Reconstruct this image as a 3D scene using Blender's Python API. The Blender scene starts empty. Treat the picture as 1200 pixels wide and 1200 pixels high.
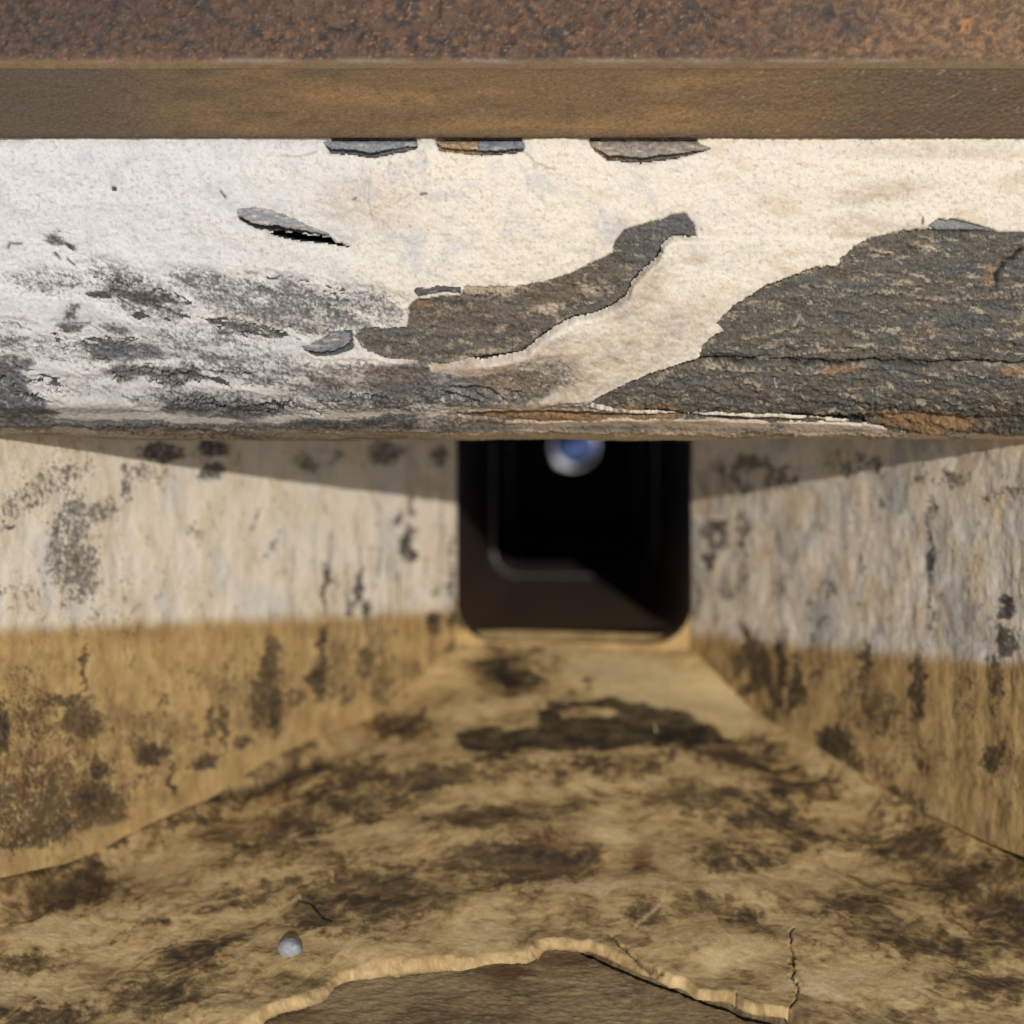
import bpy, math
import numpy as np
from mathutils import Matrix, Vector

S = bpy.context.scene
COL = S.collection
rng = np.random.default_rng(7)

# ------------------------------------------------------------------ camera geometry (used to lay out shapes)
FPX = 1666.667
PITCH = math.atan(100 / FPX)
YAW = math.atan(72 / FPX * math.cos(PITCH))
cy, sy, cp, sp = math.cos(YAW), math.sin(YAW), math.cos(PITCH), math.sin(PITCH)
FW = np.array([-sy * cp, cy * cp, -sp])
RT = np.array([cy, sy, 0.0])
UP = np.array([-sy * sp, cy * sp, cp])

def proj(P):
    a = P @ FW
    return 600 + FPX * (P @ RT) / a, 600 - FPX * (P @ UP) / a

def ray(px, py):
    px = np.asarray(px, float)[..., None]; py = np.asarray(py, float)[..., None]
    return FW + RT * (px - 600) / FPX + UP * (600 - py) / FPX

# ------------------------------------------------------------------ noise
def _h(ix, iy, seed):
    n = (ix.astype(np.int64) * 374761393 + iy.astype(np.int64) * 668265263 + seed * 1442695041) & 0xFFFFFFFF
    n = ((n ^ (n >> 13)) * 1274126177) & 0xFFFFFFFF
    n = (n ^ (n >> 16))
    return n & 0xFFFF

_ang = np.linspace(0, 2 * np.pi, 256, endpoint=False)
_GX, _GY = np.cos(_ang), np.sin(_ang)

def gn(x, y, seed=0):
    x = x + 1000.37; y = y + 1000.71
    ix = np.floor(x); iy = np.floor(y)
    fx = x - ix; fy = y - iy
    ix = ix.astype(np.int64); iy = iy.astype(np.int64)
    u = fx * fx * fx * (fx * (fx * 6 - 15) + 10); v = fy * fy * fy * (fy * (fy * 6 - 15) + 10)
    def g(dx, dy):
        k = _h(ix + dx, iy + dy, seed) & 255
        return _GX[k] * (fx - dx) + _GY[k] * (fy - dy)
    a = g(0, 0); b = g(1, 0); c = g(0, 1); d = g(1, 1)
    return (a + u * (b - a) + v * (c + u * (d - c) - a - u * (b - a))) * 1.5

def fbm(x, y, sx, sy_=None, oct=4, seed=0, gain=.5, rot=0.0):
    sy_ = sy_ or sx
    if rot:
        c, s = math.cos(rot), math.sin(rot)
        x, y = x * c + y * s, -x * s + y * c
    r = 0; a = 1; t = 0; x = x / sx; y = y / sy_
    for k in range(oct):
        r = r + a * gn(x, y, seed + 17 * k); t += a
        a *= gain; x = x * 2.03 + 5.1; y = y * 2.03 + 9.7
    return r / t * 1.35

def fbmw(x, y, sx, sy_=None, oct=5, seed=0, gain=.6, rot=0.0, warp=.6):
    sy_ = sy_ or sx
    wx = fbm(x, y, sx * 1.3, sy_ * 1.6, 3, seed + 501, .55, rot) * sx * warp
    wy = fbm(x, y, sx * 1.3, sy_ * 1.6, 3, seed + 777, .55, rot) * sy_ * warp * 1.4
    return fbm(x + wx, y + wy, sx, sy_, oct, seed, gain, rot)

def ss(a, b, x):
    t = np.clip((x - a) / (b - a), 0, 1)
    return t * t * (3 - 2 * t)

def mix(a, b, t):
    t = np.asarray(t)[..., None]
    return a * (1 - t) + b * t

def lin(r, g, b):
    f = lambda c: (c / 255 / 12.92) if c <= 10 else ((c / 255 + .055) / 1.055) ** 2.4
    return np.array([f(r), f(g), f(b)])

def sdpoly(px, py, poly, margin=30):
    """signed distance, positive inside; -margin far away"""
    poly = np.asarray(poly, float)
    out = np.full(px.shape, -float(margin))
    lo = poly.min(0) - margin; hi = poly.max(0) + margin
    m = (px > lo[0]) & (px < hi[0]) & (py > lo[1]) & (py < hi[1])
    if not m.any(): return out
    x = px[m]; y = py[m]
    d = np.full(x.shape, 1e9); ins = np.zeros(x.shape, bool)
    n = len(poly)
    for i in range(n):
        ax, ay = poly[i]; bx, by = poly[(i + 1) % n]
        dx, dy = bx - ax, by - ay
        t = np.clip(((x - ax) * dx + (y - ay) * dy) / max(dx * dx + dy * dy, 1e-9), 0, 1)
        d = np.minimum(d, (x - ax - t * dx) ** 2 + (y - ay - t * dy) ** 2)
        c = (ay > y) != (by > y)
        if dy != 0:
            ins ^= c & (x < ax + (y - ay) / dy * dx)
    d = np.sqrt(d)
    out[m] = np.maximum(np.where(ins, d, -d), -margin)
    return out

def sdline(px, py, pts, margin=30):
    pts = np.asarray(pts, float)
    out = np.full(px.shape, float(margin))
    lo = pts.min(0) - margin; hi = pts.max(0) + margin
    m = (px > lo[0]) & (px < hi[0]) & (py > lo[1]) & (py < hi[1])
    if not m.any(): return out
    x = px[m]; y = py[m]; d = np.full(x.shape, 1e9)
    for i in range(len(pts) - 1):
        ax, ay = pts[i]; dx, dy = pts[i + 1] - pts[i]
        t = np.clip(((x - ax) * dx + (y - ay) * dy) / max(dx * dx + dy * dy, 1e-9), 0, 1)
        d = np.minimum(d, (x - ax - t * dx) ** 2 + (y - ay - t * dy) ** 2)
    out[m] = np.minimum(np.sqrt(d), margin)
    return out

def blobs(px, py, lst, rag=0, seed=900):
    if rag:
        px, py = px + rag * fbm(px, py, 26, 20, 5, seed, .7), py + rag * .8 * fbm(px, py, 26, 20, 5, seed + 41, .7)
    return _blobs(px, py, lst)

def _blobs(px, py, lst):
    """max of soft ellipses (cx, cy, rx, ry, angle_deg, density)"""
    r = np.zeros(px.shape)
    for cx, cy_, rx, ry, a, d in lst:
        m = (abs(px - cx) < (rx + ry) * 1.6) & (abs(py - cy_) < (rx + ry) * 1.6)
        if not m.any(): continue
        x = px[m] - cx; y = py[m] - cy_
        c, s = math.cos(math.radians(a)), math.sin(math.radians(a))
        q = np.sqrt(((x * c + y * s) / rx) ** 2 + ((-x * s + y * c) / ry) ** 2)
        r[m] = np.maximum(r[m], d * (1 - ss(.45, 1.5, q)))
    return r

# ------------------------------------------------------------------ materials
def surf_mat(name, rough=.8, spec=.25, bump=.3, scale=900, vary=.16, metallic=0.0):
    m = bpy.data.materials.new(name); m.use_nodes = True
    nt = m.node_tree; b = nt.nodes['Principled BSDF']
    b.inputs['Roughness'].default_value = rough
    b.inputs['Specular IOR Level'].default_value = spec
    b.inputs['Metallic'].default_value = metallic
    at = nt.nodes.new('ShaderNodeAttribute'); at.attribute_name = 'albedo'
    tc = nt.nodes.new('ShaderNodeTexCoord')
    nz = nt.nodes.new('ShaderNodeTexNoise'); nz.inputs['Scale'].default_value = scale
    nz.inputs['Detail'].default_value = 5; nz.inputs['Roughness'].default_value = .65
    nt.links.new(tc.outputs['Object'], nz.inputs['Vector'])
    mr = nt.nodes.new('ShaderNodeMapRange')
    mr.inputs[1].default_value = .3; mr.inputs[2].default_value = .7
    mr.inputs[3].default_value = 1 - vary; mr.inputs[4].default_value = 1 + vary
    nt.links.new(nz.outputs['Fac'], mr.inputs[0])
    vm = nt.nodes.new('ShaderNodeVectorMath'); vm.operation = 'SCALE'
    nt.links.new(at.outputs['Color'], vm.inputs[0]); nt.links.new(mr.outputs[0], vm.inputs['Scale'])
    nt.links.new(vm.outputs[0], b.inputs['Base Color'])
    bp = nt.nodes.new('ShaderNodeBump'); bp.inputs['Strength'].default_value = bump
    bp.inputs['Distance'].default_value = .002
    nt.links.new(nz.outputs['Fac'], bp.inputs['Height']); nt.links.new(bp.outputs[0], b.inputs['Normal'])
    return m

def plain_mat(name, col, rough=.5, metallic=0., spec=.5, coat=0., noise=.0, scale=60):
    m = bpy.data.materials.new(name); m.use_nodes = True
    nt = m.node_tree; b = nt.nodes['Principled BSDF']
    b.inputs['Base Color'].default_value = (*col, 1)
    b.inputs['Roughness'].default_value = rough; b.inputs['Metallic'].default_value = metallic
    b.inputs['Specular IOR Level'].default_value = spec; b.inputs['Coat Weight'].default_value = coat
    if noise:
        nz = nt.nodes.new('ShaderNodeTexNoise'); nz.inputs['Scale'].default_value = scale
        nz.inputs['Detail'].default_value = 6
        tc = nt.nodes.new('ShaderNodeTexCoord'); nt.links.new(tc.outputs['Object'], nz.inputs['Vector'])
        cr = nt.nodes.new('ShaderNodeValToRGB')
        cr.color_ramp.elements[0].position = .3; cr.color_ramp.elements[1].position = .7
        cr.color_ramp.elements[0].color = (*[c * (1 - noise) for c in col], 1)
        cr.color_ramp.elements[1].color = (*[min(1, c * (1 + noise)) for c in col], 1)
        nt.links.new(nz.outputs['Fac'], cr.inputs[0]); nt.links.new(cr.outputs[0], b.inputs['Base Color'])
    return m

M_coat = surf_mat('flaking_limewash', .85, .2, .2, 1100, .08)
M_core = surf_mat('weathered_core', .7, .4, .8, 1100, .2)
M_rust = surf_mat('rusty_steel', .55, .4, .4, 700, .2)
M_wall = surf_mat('stained_render', .85, .2, .12, 500, .08)
M_floor = surf_mat('silted_render', .75, .3, .15, 600, .08)
M_seam = surf_mat('worn_shaded_seam', .5, .5, .1, 300, .3, 0.0)
M_tube = surf_mat('dusty_black_metal', .55, .4, .15, 300, .2)

# ------------------------------------------------------------------ mesh helpers
TOPS = []

def grid_mesh(name, P, C, mat, parent=None, keep=None, skirt=None, smooth=True):
    """P (ny,nx,3) points, C (ny,nx,3) albedo; keep: bool per face; skirt: vector, closes the sheet into a slab"""
    ny, nx = P.shape[:2]
    V = P.reshape(-1, 3); K = C.reshape(-1, 3)
    idx = np.arange(ny * nx).reshape(ny, nx)
    F = np.stack([idx[:-1, :-1], idx[:-1, 1:], idx[1:, 1:], idx[1:, :-1]], -1).reshape(-1, 4)
    if keep is not None:
        F = F[keep.reshape(-1)]
    if skirt is not None:
        loop = np.concatenate([idx[0, :], idx[1:, -1], idx[-1, -2::-1], idx[-2:0, 0]])
        n = len(loop); off = len(V)
        V = np.concatenate([V, V[loop] + np.asarray(skirt)]); K = np.concatenate([K, K[loop] * .8])
        a = loop; b = np.roll(loop, -1); o = off + np.arange(n); p = np.roll(o, -1)
        F = np.concatenate([F, np.stack([b, a, o, p], -1)])
        # coarse back: join mirrored loop verts top/bottom
        top = o[:nx]; bot = o[nx - 1 + ny - 1:nx - 1 + ny - 1 + nx][::-1]
        F = np.concatenate([F, np.stack([top[1:], top[:-1], bot[:-1], bot[1:]], -1)])
    used = np.zeros(len(V), bool); used[F.reshape(-1)] = True
    remap = np.cumsum(used) - 1
    V = V[used]; K = K[used]; F = remap[F]
    me = bpy.data.meshes.new(name)
    me.vertices.add(len(V)); me.vertices.foreach_set('co', V.astype(np.float32).reshape(-1))
    me.loops.add(len(F) * 4); me.loops.foreach_set('vertex_index', F.astype(np.int32).reshape(-1))
    me.polygons.add(len(F)); me.polygons.foreach_set('loop_start', np.arange(0, len(F) * 4, 4, dtype=np.int32))
    me.polygons.foreach_set('loop_total', np.full(len(F), 4, dtype=np.int32))
    me.update(calc_edges=True)
    me.polygons.foreach_set('use_smooth', np.full(len(F), smooth))
    at = me.attributes.new('albedo', 'FLOAT_COLOR', 'POINT')
    at.data.foreach_set('color', np.concatenate([np.clip(K, 0.003, .92), np.ones((len(K), 1))], 1).astype(np.float32).reshape(-1))
    me.materials.append(mat)
    o = bpy.data.objects.new(name, me); COL.objects.link(o)
    if parent: o.parent = parent
    return o

def raw_mesh(name, verts, faces, mat, parent=None, smooth=True):
    me = bpy.data.meshes.new(name); me.from_pydata([tuple(v) for v in verts], [], [tuple(f) for f in faces])
    me.polygons.foreach_set('use_smooth', np.full(len(faces), smooth)); me.update()
    me.materials.append(mat)
    o = bpy.data.objects.new(name, me); COL.objects.link(o)
    if parent: o.parent = parent
    return o

def tag(o, label, cat, group=None):
    o['label'] = label; o['category'] = cat
    if group: o['group'] = group
    TOPS.append(o)
    return o

def thing(name, label, cat, group=None):
    o = bpy.data.objects.new(name, None); COL.objects.link(o); o.empty_display_size = .05
    return tag(o, label, cat, group)

def normals(P):
    du = np.gradient(P, axis=1); dv = np.gradient(P, axis=0)
    n = np.cross(du, dv); n /= np.linalg.norm(n, axis=-1, keepdims=True) + 1e-12
    return n

def square(P):
    c_, s_ = math.cos(YAW), math.sin(YAW)
    return np.stack([P[..., 0] * c_ - P[..., 1] * s_, P[..., 0] * s_ + P[..., 1] * c_, P[..., 2]], -1)
def unsquare(P):
    c_, s_ = math.cos(YAW), math.sin(YAW)
    return np.stack([P[..., 0] * c_ + P[..., 1] * s_, -P[..., 0] * s_ + P[..., 1] * c_, P[..., 2]], -1)
U = .0006   # metres per photo pixel at the beam

# ================================================================== FLAKING BEAM
prof = np.array([(1.200, .05), (1.198, .1940), (.985, .1935), (.968, .1900), (.962, .183), (.962, .157), (.967, .125), (.976, .085),
                 (.988, .05), (1.004, .022), (1.022, .0075), (1.044, -.0020), (1.07, -.0080), (1.10, -.0095),
                 (1.135, -.006), (1.165, .005), (1.19, .025), (1.200, .05)])
def smooth_prof(p, n):
    # Catmull-Rom through the points then uniform arclength
    q = []
    N = len(p)
    for i in range(N - 1):
        p0 = p[max(i - 1, 0)]; p1 = p[i]; p2 = p[i + 1]; p3 = p[min(i + 2, N - 1)]
        for t in np.linspace(0, 1, 40, endpoint=False):
            q.append(.5 * ((2 * p1) + (-p0 + p2) * t + (2 * p0 - 5 * p1 + 4 * p2 - p3) * t * t + (-p0 + 3 * p1 - 3 * p2 + p3) * t ** 3))
    q = np.array(q + [p[-1]])
    s = np.concatenate([[0], np.cumsum(np.linalg.norm(np.diff(q, axis=0), axis=1))])
    return q, s
q, s = smooth_prof(prof, 0)
# dense where the photograph looks: from the top edge to past the lowest point
i0 = np.argmin(np.linalg.norm(q - np.array([.985, .1935]), axis=1)); i1 = np.argmin(np.linalg.norm(q - np.array([1.135, -.006]), axis=1))
sv = np.concatenate([np.linspace(0, s[i0], 14, endpoint=False), np.linspace(s[i0], s[i1], 350, endpoint=False), np.linspace(s[i1], s[-1], 24)])
pd = np.interp(sv, s, q[:, 0]); pz = np.interp(sv, s, q[:, 1])
bx = np.linspace(-.50, .50, 1180)
X = np.broadcast_to(bx, (len(sv), len(bx))).copy()
# slow sag and swell of the timber along its length
sag = np.interp(bx - .043, [-.56, -.40, -.30, -.17, -.12, -.08, 0, .08, .14, .2, .3, .47], [.004, .003, 0, -.0004, .0002, 0, .0005, .0001, .001, .0018, .0012, -.0008])
low = ss(.08, -.01, pz)[:, None]
B0 = np.stack([X, np.broadcast_to(pd[:, None], X.shape), pz[:, None] + sag[None] * low], -1)
B0 = square(B0)
NB = normals(B0)
if NB[150, 500, 1] > 0: NB = -NB
bpx, bpy_ = proj(B0)
back = (pd > 1.12)[:, None] & (np.arange(len(sv)) > 100)[:, None] | (np.arange(len(sv)) < 10)[:, None]

wob = fbm(bpx, bpy_, 16, 12, 4, 3, .6) * 4.5
wob_s = fbm(bpx, bpy_, 8, 6, 4, 5, .7) * 3.2
streak = fbmw(bpx, bpy_, 70, 9, 5, 11, .62, rot=.10, warp=.35)
grain = fbm(bpx, bpy_, 5, 4, 3, 21, .6)
fine = fbm(bpx, bpy_, 2.4, 2.0, 2, 23)
swell = fbm(bpx, bpy_, 120, 80, 3, 31)

STRIP = [(487, 351), (479, 360), (478, 384), (425, 385), (416, 394), (425, 407), (453, 421), (487, 423), (520, 427), (551, 420),
         (569, 422), (603, 414), (616, 411), (634, 394), (653, 382), (674, 371), (696, 368), (717, 359), (736, 346), (742, 330),
         (757, 314), (770, 303), (778, 285), (789, 277), (817, 278), (813, 262), (802, 249), (777, 256), (731, 269), (720, 283),
         (718, 296), (693, 309), (665, 322), (634, 331), (603, 336), (545, 336), (540, 346)]
LIP = [(551, 422), (603, 415), (616, 412), (634, 395), (653, 383), (674, 372), (696, 369), (717, 360), (736, 347), (742, 331), (757, 315), (770, 304), (778, 286), (789, 278), (817, 279)]
BIG = [(689, 471), (715, 457), (759, 437), (802, 424), (819, 419), (823, 404), (838, 391), (850, 387), (839, 379), (857, 360), (873, 350),
       (894, 336), (925, 324), (952, 314), (983, 311), (985, 302), (1000, 290), (1017, 280), (1054, 271), (1094, 268), (1147, 267), (1168, 272), (1200, 272),
       (1290, 276), (1420, 280), (1420, 508), (1200, 508), (1085, 507), (1039, 502), (1008, 496), (962, 491), (891, 484), (783, 484), (722, 479)]
HOLE = [(309, 271), (332, 270), (363, 274), (388, 277), (394, 283), (411, 289), (411, 292), (390, 288), (372, 286), (342, 282), (320, 277)]
CHIP = [(280, 249), (298, 244), (320, 249), (345, 258), (363, 266), (385, 276), (350, 272), (329, 270), (302, 269), (283, 259)]
E1 = [(383, 172), (392, 158), (488, 158), (489, 176), (456, 183), (440, 186), (410, 182), (388, 181)]
E2 = [(511, 168), (512, 158), (612, 158), (613, 179), (585, 182), (560, 183), (514, 178)]
E3 = [(691, 166), (690, 158), (816, 158), (818, 172), (828, 177), (796, 186), (752, 192), (712, 189), (697, 178)]
LOBE = [(1086, 264), (1096, 257), (1120, 257), (1146, 264), (1166, 270), (1120, 270), (1094, 270)]
CURL = [(354, 407), (363, 405), (385, 393), (388, 388), (413, 387), (415, 407), (394, 416), (369, 417)]
OBAND = [(535, 485), (570, 482), (600, 481), (700, 482), (790, 485), (890, 488), (960, 492), (1010, 497), (900, 494), (800, 491), (700, 492), (640, 495), (590, 493), (550, 489)]
hard = [STRIP, BIG, LOBE, HOLE, CHIP, E1, E2, E3, CURL,
        [(99, 343), (133, 341), (131, 350), (105, 348)], [(154, 368), (167, 364), (175, 370), (163, 375)],
        [(74, 283), (83, 286), (87, 293), (81, 292)], [(131, 219), (137, 219), (137, 224), (132, 224)]]
soft = [[(498, 437), (514, 434), (551, 439), (588, 431), (628, 431), (656, 447), (640, 465), (613, 473), (572, 473), (526, 475), (511, 453)],
        [(191, 464), (222, 460), (256, 467), (300, 470), (317, 478), (342, 485), (302, 491), (240, 487), (191, 478)],
        [(330, 491), (394, 493), (456, 486), (490, 486), (490, 499), (425, 503), (363, 501)],
        [(-40, 424), (18, 416), (40, 425), (28, 434), (34, 453), (52, 468), (69, 484), (31, 491), (-60, 487)],
        [(96, 404), (130, 397), (167, 403), (185, 407), (206, 415), (173, 417), (139, 422), (111, 422)],
        [(120, 431), (148, 427), (173, 428), (216, 428), (241, 441), (210, 450), (167, 441), (139, 445)],
        [(120, 328), (136, 334), (173, 343), (197, 357), (222, 365), (185, 364), (154, 352), (133, 342)],
        [(69, 379), (105, 377), (93, 387), (74, 387)], [(77, 363), (91, 357), (91, 371), (77, 373)],
        [(120, 380), (145, 382), (157, 390), (130, 390)],
        [(246, 378), (280, 375), (305, 387), (330, 395), (290, 389)], [(55, 275), (68, 272), (75, 284), (60, 288)],
        [(256, 385), (272, 387), (268, 393), (258, 390)], [(430, 430), (500, 420), (520, 470), (440, 475)],
        [(360, 438), (395, 445), (420, 450), (375, 455)]]
sd = np.full(bpx.shape, -30.)
for p in hard: sd = np.maximum(sd, sdpoly(bpx, bpy_, p) + .45 * wob_s)
sd = np.maximum(sd, sdpoly(bpx, bpy_, OBAND) + .5 * fbm(bpx, bpy_, 40, 30, 3, 79) * 4)
stepw = fbm(bpx, bpy_, 9, 7, 2, 77) * 3
jag = fbm(bpx, bpy_, 4.5, 4, 2, 78) * 1.8
sd = np.maximum(sd, np.maximum(sdpoly(bpx, bpy_, STRIP), sdpoly(bpx, bpy_, BIG)) + .40 * wob + .35 * stepw + jag)
flk = .5 + .50 * fbmw(bpx, bpy_, 38, 8, 5, 43, .62, rot=.30, warp=.8)
flz = blobs(bpx, bpy_, [(170, 345, 90, 26, 22, .55), (300, 385, 110, 16, 10, .52), (110, 400, 90, 26, 5, .50), (220, 440, 120, 20, 4, .54), (300, 475, 130, 14, 4, .56), (430, 470, 90, 14, 4, .52), (360, 345, 90, 24, 10, .46), (30, 450, 60, 34, 0, .52), (70, 285, 30, 16, 30, .5), (560, 460, 90, 16, 0, .52)])
sd = np.maximum(sd, np.where(flz > .05, (flz - .10 - flk) * 26, -30) * 1.0)
sd = np.where((bpy_ > 500) & (bpx > 520) & (sd < 30) & (sdpoly(bpx, bpy_, BIG) < 0), np.minimum(sd, -2), sd)
sds = np.full(bpx.shape, -30.)
for p in soft: sds = np.maximum(sds, sdpoly(bpx, bpy_, p) + 1.0 * wob + 7 * np.clip(streak, -.5, .3) + 1.5)
# speckled, half worn places
dens = blobs(bpx, bpy_, [(350, 360, 120, 34, 8, .62), (250, 340, 60, 22, 20, .60), (160, 345, 80, 30, 25, .52), (60, 330, 60, 18, 0, .45), (240, 400, 90, 22, 5, .50),
                         (300, 430, 110, 22, 5, .58), (420, 460, 110, 24, 5, .66), (100, 410, 110, 20, 0, .42), (90, 450, 80, 16, 0, .30), (260, 470, 120, 16, 4, .62),
                         (560, 490, 90, 12, 0, .62), (630, 440, 50, 25, 0, .52), (700, 478, 60, 10, 0, .60), (420, 360, 60, 25, 0, .55), (430, 435, 60, 14, 5, .62),
                         (20, 400, 60, 15, 10, .5), (220, 505, 150, 9, 3, .52), (10, 380, 40, 10, 5, .42)])
dn = .5 + .46 * fbmw(bpx, bpy_, 34, 10, 6, 41, .78, rot=.26, warp=.5) + .26 * grain + .18 * fine
worn = ss(0, .10, dens - .03 - dn) * (dens > .05)
bare = ss(-1.2, 1.2, np.maximum(sd, sds))
bare_all = ss(-1.2, 1.2, sd)
wash = np.maximum(ss(-2, 2, sds + 4.5 * grain + 2.5 * fine - .5), ss(-.10, .16, dens - .04 - dn) * (dens > .05))

# relief of the core
ledge = 0
for y0, amp, w in [(424, .0035, 4), (489, .0028, 4), (505, -.0022, 5)]:
    yy = y0 + fbm(bpx, bpy_ * 0, 90, 1e6, 3, 55 + y0) * 5 + (bpx - 900) * .012
    ledge = ledge + amp * np.exp(-((bpy_ - yy) / w) ** 2) * (ss(640, 840, bpx) if y0 == 424 else 1)
lump_ = fbmw(bpx, bpy_, 18, 9, 4, 37, .6, rot=.2)
rough_ = fbmw(bpx, bpy_, 9, 5, 3, 39, .6, rot=.25)
bigz = ss(-4, 10, np.maximum(sdpoly(bpx, bpy_, BIG), sdpoly(bpx, bpy_, STRIP)))
core_d = .0008 * streak * low + .0008 * streak + .0016 * lump_ * (.4 + .9 * bigz) + .0011 * rough_ * bigz + .0008 * grain + .0006 * fine + .0022 * swell
ridges = [[(940, 334), (977, 338), (1008, 343), (1048, 342), (1085, 351), (1116, 351), (1162, 347), (1210, 350)],
          [(900, 420), (968, 411), (999, 405), (1039, 407), (1085, 410)], [(1079, 373), (1072, 388), (1067, 400)],
          [(937, 370), (928, 382), (900, 391), (870, 397)], [(1178, 398), (1190, 392), (1210, 390)],
          [(830, 430), (880, 434), (950, 432)], [(930, 437), (985, 435)], [(1040, 433), (1062, 441)], [(1118, 432), (1150, 441)], [(870, 446), (890, 452)], [(1020, 300), (1046, 296)], [(1080, 290), (1096, 292)], [(985, 462), (1010, 468)], [(1110, 470), (1130, 478)], [(640, 362), (660, 356), (680, 354)], [(676, 330), (690, 337), (712, 338)]]
rid = np.full(bpx.shape, 30.)
for r in ridges: rid = np.minimum(rid, sdline(bpx, bpy_ + wob_s * .8, r))
rim = np.exp(-(rid / 2.2) ** 2) * ss(-.35, .35, streak + .3 * grain + .25)
cracks = [[(1196, 293), (1178, 308), (1167, 323), (1168, 336)], [(819, 421), (860, 424), (900, 425), (985, 427), (1010, 424), (1080, 428), (1120, 425), (1200, 427), (1300, 428)],
          [(500, 478), (540, 482), (610, 482), (700, 484), (790, 485), (880, 487), (962, 492), (1008, 497), (1039, 503), (1085, 508), (1200, 511), (1300, 511)],
          [(511, 482), (470, 484), (420, 482)], [(250, 500), (330, 505), (420, 509), (480, 508)]]
crk = np.full(bpx.shape, 30.)
for r in cracks: crk = np.minimum(crk, sdline(bpx, bpy_ + wob * 1.1, r) + .8 * (streak > .15))
ck = np.exp(-(crk / 1.9) ** 2) * ss(-.5, .1, fbm(bpx, bpy_, 50, 30, 3, 57) + .25)
lipd = sdline(bpx, bpy_, LIP)
hole = ss(0, 3, sdpoly(bpx, bpy_, HOLE) + .3 * wob_s)
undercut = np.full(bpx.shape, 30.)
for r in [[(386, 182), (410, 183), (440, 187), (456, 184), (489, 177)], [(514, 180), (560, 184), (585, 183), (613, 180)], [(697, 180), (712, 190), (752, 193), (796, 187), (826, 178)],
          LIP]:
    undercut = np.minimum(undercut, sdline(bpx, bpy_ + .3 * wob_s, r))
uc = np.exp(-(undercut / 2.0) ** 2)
core_d = core_d - ledge + .0016 * rim - .004 * ck - .006 * uc - .03 * hole

# core colour
c_dark = lin(103, 98, 90); c_cool = lin(92, 93, 94); c_warm = lin(114, 103, 88); c_black = lin(34, 32, 31)
cream = lin(226, 206, 178); orange = lin(158, 124, 88); brown = lin(118, 98, 80)
core_c = mix(mix(np.broadcast_to(c_dark, B0.shape), c_warm, ss(-.1, .6, fbm(bpx, bpy_, 60, 24, 4, 61)) * .8), c_cool, ss(0, .6, fbm(bpx, bpy_, 50, 20, 4, 62)) * .8)
core_c = core_c * np.clip(1 + .55 * grain + .55 * fine + .40 * streak, .3, 2.4)[..., None]
core_c = mix(core_c, cream * .8, ss(.16, .55, fbmw(bpx, bpy_, 26, 8, 5, 63, .7, rot=.08) + .22 * fine) * .75)
core_c = mix(core_c, cream, rim * .55 * ss(-.2, .4, grain + .1))
coolm = ss(560, 420, bpx + 60 * swell) * (np.maximum(sdpoly(bpx, bpy_, STRIP), sdpoly(bpx, bpy_, BIG)) < 0)
core_c = mix(core_c, lin(72, 73, 76) * np.clip(1 + .5 * grain + .5 * fine + .4 * streak, .3, 2)[..., None], coolm * .8)
wt = ss(.02, .42, dens + .14 - dn + .10 * fine) * (dens > .05) * (np.maximum(sd, sds) < 0)
core_c = mix(core_c, lin(132, 130, 130) * (1 + .5 * grain + .3 * fine)[..., None], (1 - wt) * (np.maximum(sd, sds) < 0) * .75)
edgew = ss(10, 0, np.maximum(sds, -20)) * (sds > -2)
core_c = mix(core_c, lin(150, 142, 132), edgew * ss(-.1, .4, grain + .4 * fine) * .6)
coolz = blobs(bpx, bpy_, [(545, 455, 45, 18, 8, .9), (440, 172, 70, 14, 0, 1), (585, 172, 40, 14, 0, 1), (760, 312, 30, 12, -45, .8), (780, 262, 40, 14, -20, .6), (30, 455, 40, 30, 0, .7),
                          (390, 400, 34, 16, -12, 1.0), (150, 410, 60, 14, 5, .6), (240, 475, 60, 14, 5, .7)])
core_c = mix(core_c, lin(98, 102, 108) * (1 + .5 * grain[..., None] + .4 * fine[..., None]), coolz * .7)  # cool tones; the patch by the strip's lower lip is painted shade
warmz = blobs(bpx, bpy_, [(600, 445, 50, 16, 0, .8), (650, 340, 60, 22, -20, .7), (560, 372, 70, 22, 0, .6), (430, 440, 60, 12, 0, .8), (740, 176, 50, 12, 0, .5)])
core_c = mix(core_c, brown * np.clip(1 + .5 * grain + .5 * fine + .4 * streak, .3, 2)[..., None], warmz * .6)
orz = blobs(bpx, bpy_, [(1085, 493, 70, 9, 3, .9), (640, 488, 80, 10, 1, 1.2), (560, 484, 60, 5, 2, .9), (740, 487, 60, 8, 0, 1.0), (986, 434, 24, 4, 0, .9), (745, 480, 50, 7, 0, .8), (1190, 437, 30, 5, 0, .6), (1160, 320, 8, 14, 30, .6),
                        (536, 174, 24, 10, 0, 1.0), (930, 487, 40, 4, 0, .5), (1180, 300, 20, 6, -40, .5), (495, 356, 14, 5, 0, .8), (700, 182, 10, 8, 40, .8)])
core_c = mix(core_c, orange * np.clip(1 + .5 * grain + .5 * fine + .5 * streak, .3, 2)[..., None], ss(.30, .75, orz + .55 * streak + .25 * grain) * .8)
lobe = ss(-1, 3, sdpoly(bpx, bpy_, LOBE))
core_c = mix(core_c, lin(150, 150, 152) * (1 + .4 * grain + .3 * fine)[..., None], lobe * .9)
core_d = core_d + .006 * lobe * ss(256, 270, bpy_)
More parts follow.
